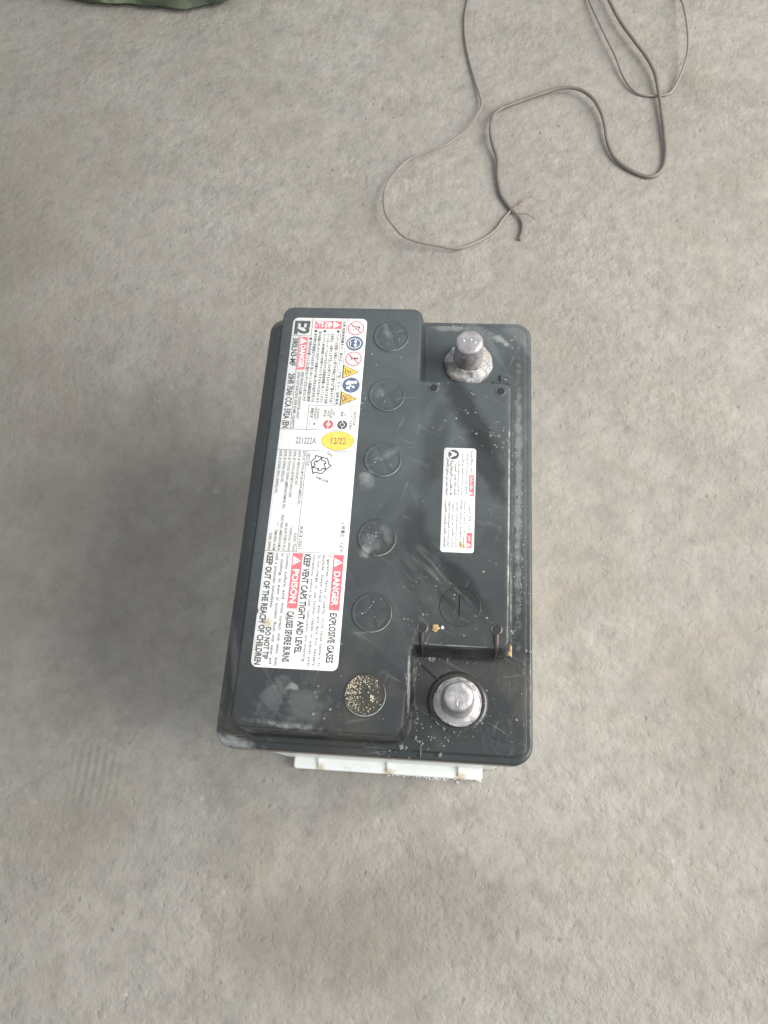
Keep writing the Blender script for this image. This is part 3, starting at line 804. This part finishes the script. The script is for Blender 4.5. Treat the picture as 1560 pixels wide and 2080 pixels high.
# small Arabic label on the tongue
LA = sheet('arabic_label', 64.9, 18.9, 1.7, 33.2, 36.0, 'small white label in Arabic script on the middle of the lid')
AR = ["\ufeae\ufec4\ufea7", "\ufead\ufe8e\ufea0\ufed4\ufee7\ufefc\ufedf \ufe94\ufee0\ufe91\ufe8e\ufed7 \ufe95\ufe8d\ufeaf\ufe8e\ufecf", "\ufeae\ufe8b\ufe8e\ufea0\ufeb4\ufedf\ufe8d \ufeed\ufe83 \ufead\ufeae\ufeb8\ufedf\ufe8d \ufeed\ufe83 \ufe90\ufeec\ufee0\ufedf\ufe8d \ufe90\ufe92\ufeb4\ufef3 \ufeaa\ufed7", "\ufeda\ufeec\ufe9f\ufeed\ufeed \ufeda\ufef4\ufee8\ufef4\ufecb \ufee2\ufea3\ufe8d \ufe94\ufef3\ufead\ufe8e\ufec4\ufe92\ufedf\ufe8d \ufead\ufe8e\ufea0\ufed4\ufee7\ufe8d", "\ufede\ufef4\ufebb\ufeee\ufe98\ufedf\ufe8d \ufe95\ufefc\ufe91\ufe8e\ufedb \ufee1\ufeaa\ufea8\ufe98\ufeb4\ufe97 \ufeed\ufe83 \ufee6\ufea4\ufeb8\ufe97 \ufefb", "\ufea2\ufef4\ufea4\ufebb \ufe90\ufef3\ufead\ufeaa\ufe97 \ufee5\ufeed\ufea9 \ufe8f\ufe8e\ufec4\ufed7\ufef7\ufe8d \ufec2\ufe92\ufec0\ufe97 \ufeed\ufe83", "\ufe94\ufef3\ufeee\ufe98\ufeb4\ufee3 \ufe8e\ufeec\ufed8\ufe91\ufe83\ufeed \ufe94\ufef3\ufeee\ufeec\ufe98\ufedf\ufe8d \ufe95\ufe8d\ufea9\ufe8d\ufeaa\ufeb3 \ufee2\ufedc\ufea3\ufe83", "\ufe94\ufee3\ufe8e\ufeb3 \ufe93\ufea9\ufe8e\ufee3", "\ufe93\ufeaa\ufef3\ufeaa\ufeb7 \ufe8e\ufed7\ufeed\ufeae\ufea3 \ufe90\ufe92\ufeb4\ufe97", "\ufeda\ufef4\ufe98\ufef3\ufeae\ufe92\ufedc\ufedf\ufe8d \ufebe\ufee4\ufea3 \ufef0\ufee0\ufecb \ufef1\ufeee\ufe98\ufea4\ufef3", "\ufee6\ufef4\ufee8\ufef4\ufecc\ufedf\ufe8d \ufeed\ufe83 \ufeaa\ufee0\ufea0\ufedf\ufe8d \ufe94\ufeb4\ufee3\ufefc\ufee3 \ufe90\ufee8\ufea0\ufe97", "\ufe99\ufea9\ufe8e\ufea3 \ufe99\ufeed\ufeaa\ufea3 \ufeaa\ufee8\ufecb \ufeb2\ufe91\ufefc\ufee4\ufedf\ufe8d \ufeed\ufe83", "\ufe90\ufef4\ufe92\ufec4\ufedf\ufe8d \ufec9\ufeaa\ufe98\ufeb3\ufe8d\ufeed \ufe80\ufe8e\ufee4\ufedf\ufe8e\ufe91 \ufed2\ufec4\ufeb7\ufe8d", "\ufe94\ufef3\ufead\ufe8e\ufec4\ufe92\ufedf\ufe8d \ufe90\ufee0\ufed8\ufe97 \ufefb", "\ufedd\ufe8e\ufed4\ufec3\ufef7\ufe8d \ufedd\ufeed\ufe8e\ufee8\ufe98\ufee3 \ufee6\ufecb \ufe8d\ufeaa\ufef4\ufecc\ufe91 \ufeea\ufec8\ufed4\ufea3\ufe8d"]
p = Print()
p.disc(4.3, 5.8, 3.15, BLACKI); p.text('A', 2.1, 3.9, 6.5, 7.7, WHITEI, 2, .012)
p.done('round_letter_mark', LA, 'dark disc with white letter A')
p = Print(); p.rect(17.2, 15.3, 30.4, 18.3, REDI); warn_tri(p, 28.8, 15.6, 2.2); p.text(AR[7], 18.3, 15.9, 26.5, 17.8, WHITEI, 2, .01, True); p.done('poison_banner', LA, 'red Arabic poison banner')
p = Print(); p.rect(52.8, 14.7, 62.0, 17.8, REDI); warn_tri(p, 60.2, 15.0, 2.2); p.text(AR[0], 54.6, 15.2, 57.9, 17.4, WHITEI, 2, .01, True); p.done('danger_banner', LA, 'red Arabic danger banner')
p = Print()
p.text(AR[8], 1.7, 15.6, 16.2, 17.9, BLACKI, 2, 0, True)
for i, (s, b0) in enumerate(zip(AR[9:15], (2.8, 3.2, 7.8, 10.2, 8.0, 6.8))): p.text(s, b0, 13.0 - i * 2.25, 30.2, 14.9 - i * 2.25, BLACKI, 2, 0, True)
p.text(AR[1], 36.0, 15.2, 51.4, 17.4, BLACKI, 2, 0, True)
for i, (s, b0) in enumerate(zip(AR[2:7] + [AR[12]], (33.5, 32.4, 34.2, 36.0, 34.4, 33.8))): p.text(s, b0, 12.6 - i * 2.25, 61.8, 14.5 - i * 2.25, BLACKI, 2, 0, True)
p.done('arabic_lettering', LA)

# ------------------------------------------------------------------ salt grains, droplets and grit lying on the lid
rnd = random.Random(11); G = rnd.gauss; U = rnd.uniform
pts = []
for _ in range(150):
    yy = U(-75, 55); pts.append((79.0 + 1.8 * math.sin(yy * .11) + G(0, .5), yy, 169.3))
for _ in range(70): pts.append((G(82, 2.0), U(-50, 0), 169.2))
for _ in range(45): pts.append((G(75.0, .7), U(-75, 70), 169.3 + 1.2))
for _ in range(45): pts.append((U(24, 84), U(-136, -90), 169.2))
for _ in range(26): pts.append((G(28, 4), G(-127, 5), 169.2))
for _ in range(35): pts.append((G(36, 8), G(-128, 2.5), 169.2))
for _ in range(14): pts.append((G(40.5, .9), G(-92.5, 1.0), 169.2))
for _ in range(26): pts.append((G(70, 3.0), G(91, 2.6), 169.6))
for _ in range(50): pts.append((G(34, 7), G(134.5, 1.0), 168.9))
for _ in range(40):
    k = U(0, 1); pts.append((55 + 14 * k + G(0, .8), 130 - 9 * k + G(0, .7), 169.1))
for _ in range(60):
    a = U(3.6, 5.9); pts.append((46 + (16 + G(0, .5)) * math.cos(a), -108.6 + (16 + G(0, .5)) * math.sin(a), 170.2))
pts = [q for q in pts if -86.5 < q[0] < 86.5 and abs(q[1]) < 137.5 and math.hypot(q[0] - 46, q[1] + 108.6) > 13 and math.hypot(q[0] - 46, q[1] - 107) > 13]
grains('salt_grains', pts, SALT_GLINT, lid, 'white dried salt grains on the rim and round the posts', 3, .09, .40)
pts = [(U(-72, 70), U(-78, 130), 190.1) for _ in range(22)] + [(G(-3, 5), G(-65, 5), 190.9) for _ in range(10)] + [(G(30, 6), G(-45, 8), 190.1) for _ in range(12)] + [(U(-70, 14), U(-128, -100), 190.1) for _ in range(14)]
pts = [q for q in pts if (q[0] < 14 or q[1] < 78) and not (-67 < q[0] < -18)]
grains('dust_and_glint_specks', pts, SALT_GLINT, blk, 'pale specks scattered over the raised block', 5, .10, .26)
pts = [(G(31, 5), -85.4 + G(0, .25), 169.9) for _ in range(22)] + [(U(24, 82), U(-137, -92), 169.2) for _ in range(26)] + [(79 + G(0, 2.5), U(-85, 40), 169.2) for _ in range(24)] + [(G(24.2, .6), U(-130, -86), 170.2) for _ in range(14)] + [(G(16, 3), G(-135, 1.2), 169.3) for _ in range(12)] + [(U(26, 60), G(-87, .8), 169.5) for _ in range(10)]
grains('water_drops', [q for q in pts if math.hypot(q[0] - 46, q[1] + 108.6) > 18], DROP, lid, 'wet drops in the corner of the near terminal bay', 8, .2, 1.1, .6)
for name, x, y, z, s in (('ochre_crumb', 32.6, -72.4, 190.4, 1.9), ('ochre_crumb', 74.2, -79.0, 171.5, 1.9), ('pale_crumb', 36.2, -72.0, 190.3, .8)):
    bm = bmesh.new(); bmesh.ops.create_icosphere(bm, subdivisions=3, radius=1)
    for v in bm.verts:
        d = 1 + .6 * noise.noise(v.co * 2 + Vector((x, 0, 0))); v.co = Vector((v.co.x * s * d * (1.0 if name[0] != 'o' or x < 50 else .7), v.co.y * s * d * (1 if x < 50 else 1.7), v.co.z * s * .45 * d)) * MM
    obj(name, bm, OCHRE if name[0] == 'o' else WHITE, bat, (x, y, z))
# crust crumbs under the near ledge and on the floor around it
pts = [(U(0, 69), -143.6 + G(0, .4), U(.3, 5)) for _ in range(120)] + [(G(36, 9), -144.2 + G(0, .8), .3) for _ in range(40)]
grains('white_crumbs', pts, WHITE, case, 'white crumbs along the foot of the case', 14, .2, .8)

# ------------------------------------------------------------------ cables on the floor
THICK = [(185.6, 704.8), (190.3, 673.5), (201.9, 635.3), (214.6, 607.1), (227.0, 581.8), (234.3, 559.9), (236.5, 538.5), (238.1, 515.5), (239.3, 487.1), (239.3, 457.5), (236.2, 438.6), (229.5, 428.6), (220.9, 426.1), (209.3, 431.0), (196.9, 440.3), (188.3, 451.7), (182.8, 470.3), (180.7, 492.4), (176.4, 510.4), (168.4, 526.0), (155.2, 537.0), (137.6, 539.2), (114.3, 531.1), (91.0, 520.9), (75.4, 512.2), (68.5, 500.7), (66.3, 482.7), (69.1, 462.4), (73.7, 447.6), (74.5, 425.4), (76.6, 408.6), (79.6, 399.4), (86.4, 387.3), (90.2, 381.9)]
THIN = [(41.9, 708.3), (38.3, 676.6), (35.8, 647.3), (37.7, 614.8), (42.8, 583.9), (49.2, 556.0), (53.7, 537.7), (56.6, 519.1), (52.3, 503.5), (43.3, 482.8), (30.2, 467.6), (18.5, 458.5), (0.9, 451.3), (-15.2, 442.9), (-28.2, 425.6), (-35.9, 406.0), (-36.6, 387.5), (-32.5, 368.7), (-24.0, 355.0), (-15.3, 345.1), (-0.2, 339.4), (18.3, 336.8), (35.3, 335.3), (48.3, 340.1), (62.7, 349.6), (73.4, 360.3), (80.3, 372.8), (86.4, 381.9), (91.1, 386.1)]
LOOP = [(164.1, 705.3), (170.7, 673.9), (176.3, 650.1), (185.2, 618.5), (195.7, 585.0), (202.2, 560.2), (211.4, 541.4), (222.4, 534.5), (237.2, 533.7), (249.3, 537.1), (257.7, 552.1), (264.5, 570.8), (268.3, 589.2), (269.5, 620.2), (268.8, 654.4), (267.5, 671.9), (265.4, 702.9)]
def run_on(P, first, n, d=(4, 60)):
    """carry the cable on beyond the frame edge"""
    return P
def lay(P, r, lift):
    n = len(P)
    return catmull([Vector((x, y, r + lift(i / (n - 1)))) for i, (x, y) in enumerate(P)], 3)
cb = link('thick_cable', None, loc=(90, 382, 0))
tag(cb, 'thicker grey electrical cable snaking in an S across the floor to a frayed end', 'cable')
def sub(name, path, rad, m, parent, org, seg=10):
    bm = bmesh.new(); tube(bm, [p_ - org for p_ in path], rad, seg); return obj(name, bm, m, parent, angle=60)
OR = Vector((90, 382, 0))
TH = [(150, 905), (176, 790)] + THICK
THIN2 = [(70, 905), (50, 790)] + THIN
LOOP2 = [(150, 860), (157, 760)] + LOOP + [(258, 770), (240, 880)]
sub('sheath', lay(TH, 1.85, lambda u: .4 + 5.0 * math.exp(-((u - .13) / .12) ** 2) + 5 * math.exp(-((u - .62) / .10) ** 2) + 3.5 * math.exp(-((u - .8) / .06) ** 2)), 1.85, CABLE, cb, OR)
for pth, r, m in (([(89.2, 382.5), (93.5, 387.4), (98.2, 391.6), (103.0, 396.5), (107.8, 397.8)], .9, COPPER), ([(90.2, 381.9), (94.5, 379.0), (102.0, 378.4), (106.7, 374.9), (111.0, 370.2)], .55, COPPER),
                  ([(89.5, 383), (94, 388.9), (98, 394.6), (102, 400.5), (107.0, 405.8)], .35, COPPER)):
    sub('bare_strand', lay(pth, r, lambda u: 1.8 + 2.5 * u), lambda u, r=r: r * (1 - .35 * u), m, cb, OR, 8)
sub('cut_conductor', lay([(90.7, 381.3), (95.4, 376.0), (98.7, 368.3), (98.7, 358.8), (95.9, 348.3)], 1.5, lambda u: .6), lambda u: 1.0 if u < .3 else 1.6, CABLE, cb, OR)
tn_ = sub('thin_cable', lay(THIN2, 1.2, lambda u: .5 + 7 * math.exp(-((u - .40) / .10) ** 2) + 9 * math.exp(-((u - .66) / .13) ** 2) + (2.6 if u > .97 else 0)), 1.2, CABLE2, None, Vector((0, 0, 0)))
tag(tn_, 'thin grey wire curving in a wide loop to the bare strands of the thicker cable', 'cable')
lp = sub('thin_cable', lay(LOOP2, 1.2, lambda u: .2 + 4 * math.exp(-((u - .25) / .12) ** 2) + 10 * math.exp(-((u - .74) / .12) ** 2)), 1.2, CABLE2, None, Vector((0, 0, 0)))
tag(lp, 'thin grey wire in a narrow U passing under the thicker cable at the top right', 'cable')

# ------------------------------------------------------------------ camouflage cloth at the upper left edge, its unseen rear enlarged to shade the floor
bm = bmesh.new()
bmesh.ops.create_icosphere(bm, subdivisions=6, radius=1)
for v in bm.verts:
    c = v.co.copy()
    z = c.z
    k = 1 + .10 * noise.noise(c * 1.6) + .05 * noise.noise(c * 4.5 + Vector((3, 0, 0)))
    fold = .012 * math.sin(9 * math.atan2(c.y, c.x) + 4 * z + 3 * noise.noise(c * 2))
    k += fold
    v.co = Vector((c.x * .19 * k, c.y * .165 * k, max(z, 0) * .26 * k + .003 + (.004 * (1 + z) if z < 0 else .004)))
cam_cloth = obj('camouflage_cloth', bm, CAMO, None, (-330, 833, 0), R(-12), angle=179)
tag(cam_cloth, 'crumpled green camouflage cloth bundle at the upper left edge of the floor', 'cloth bundle')
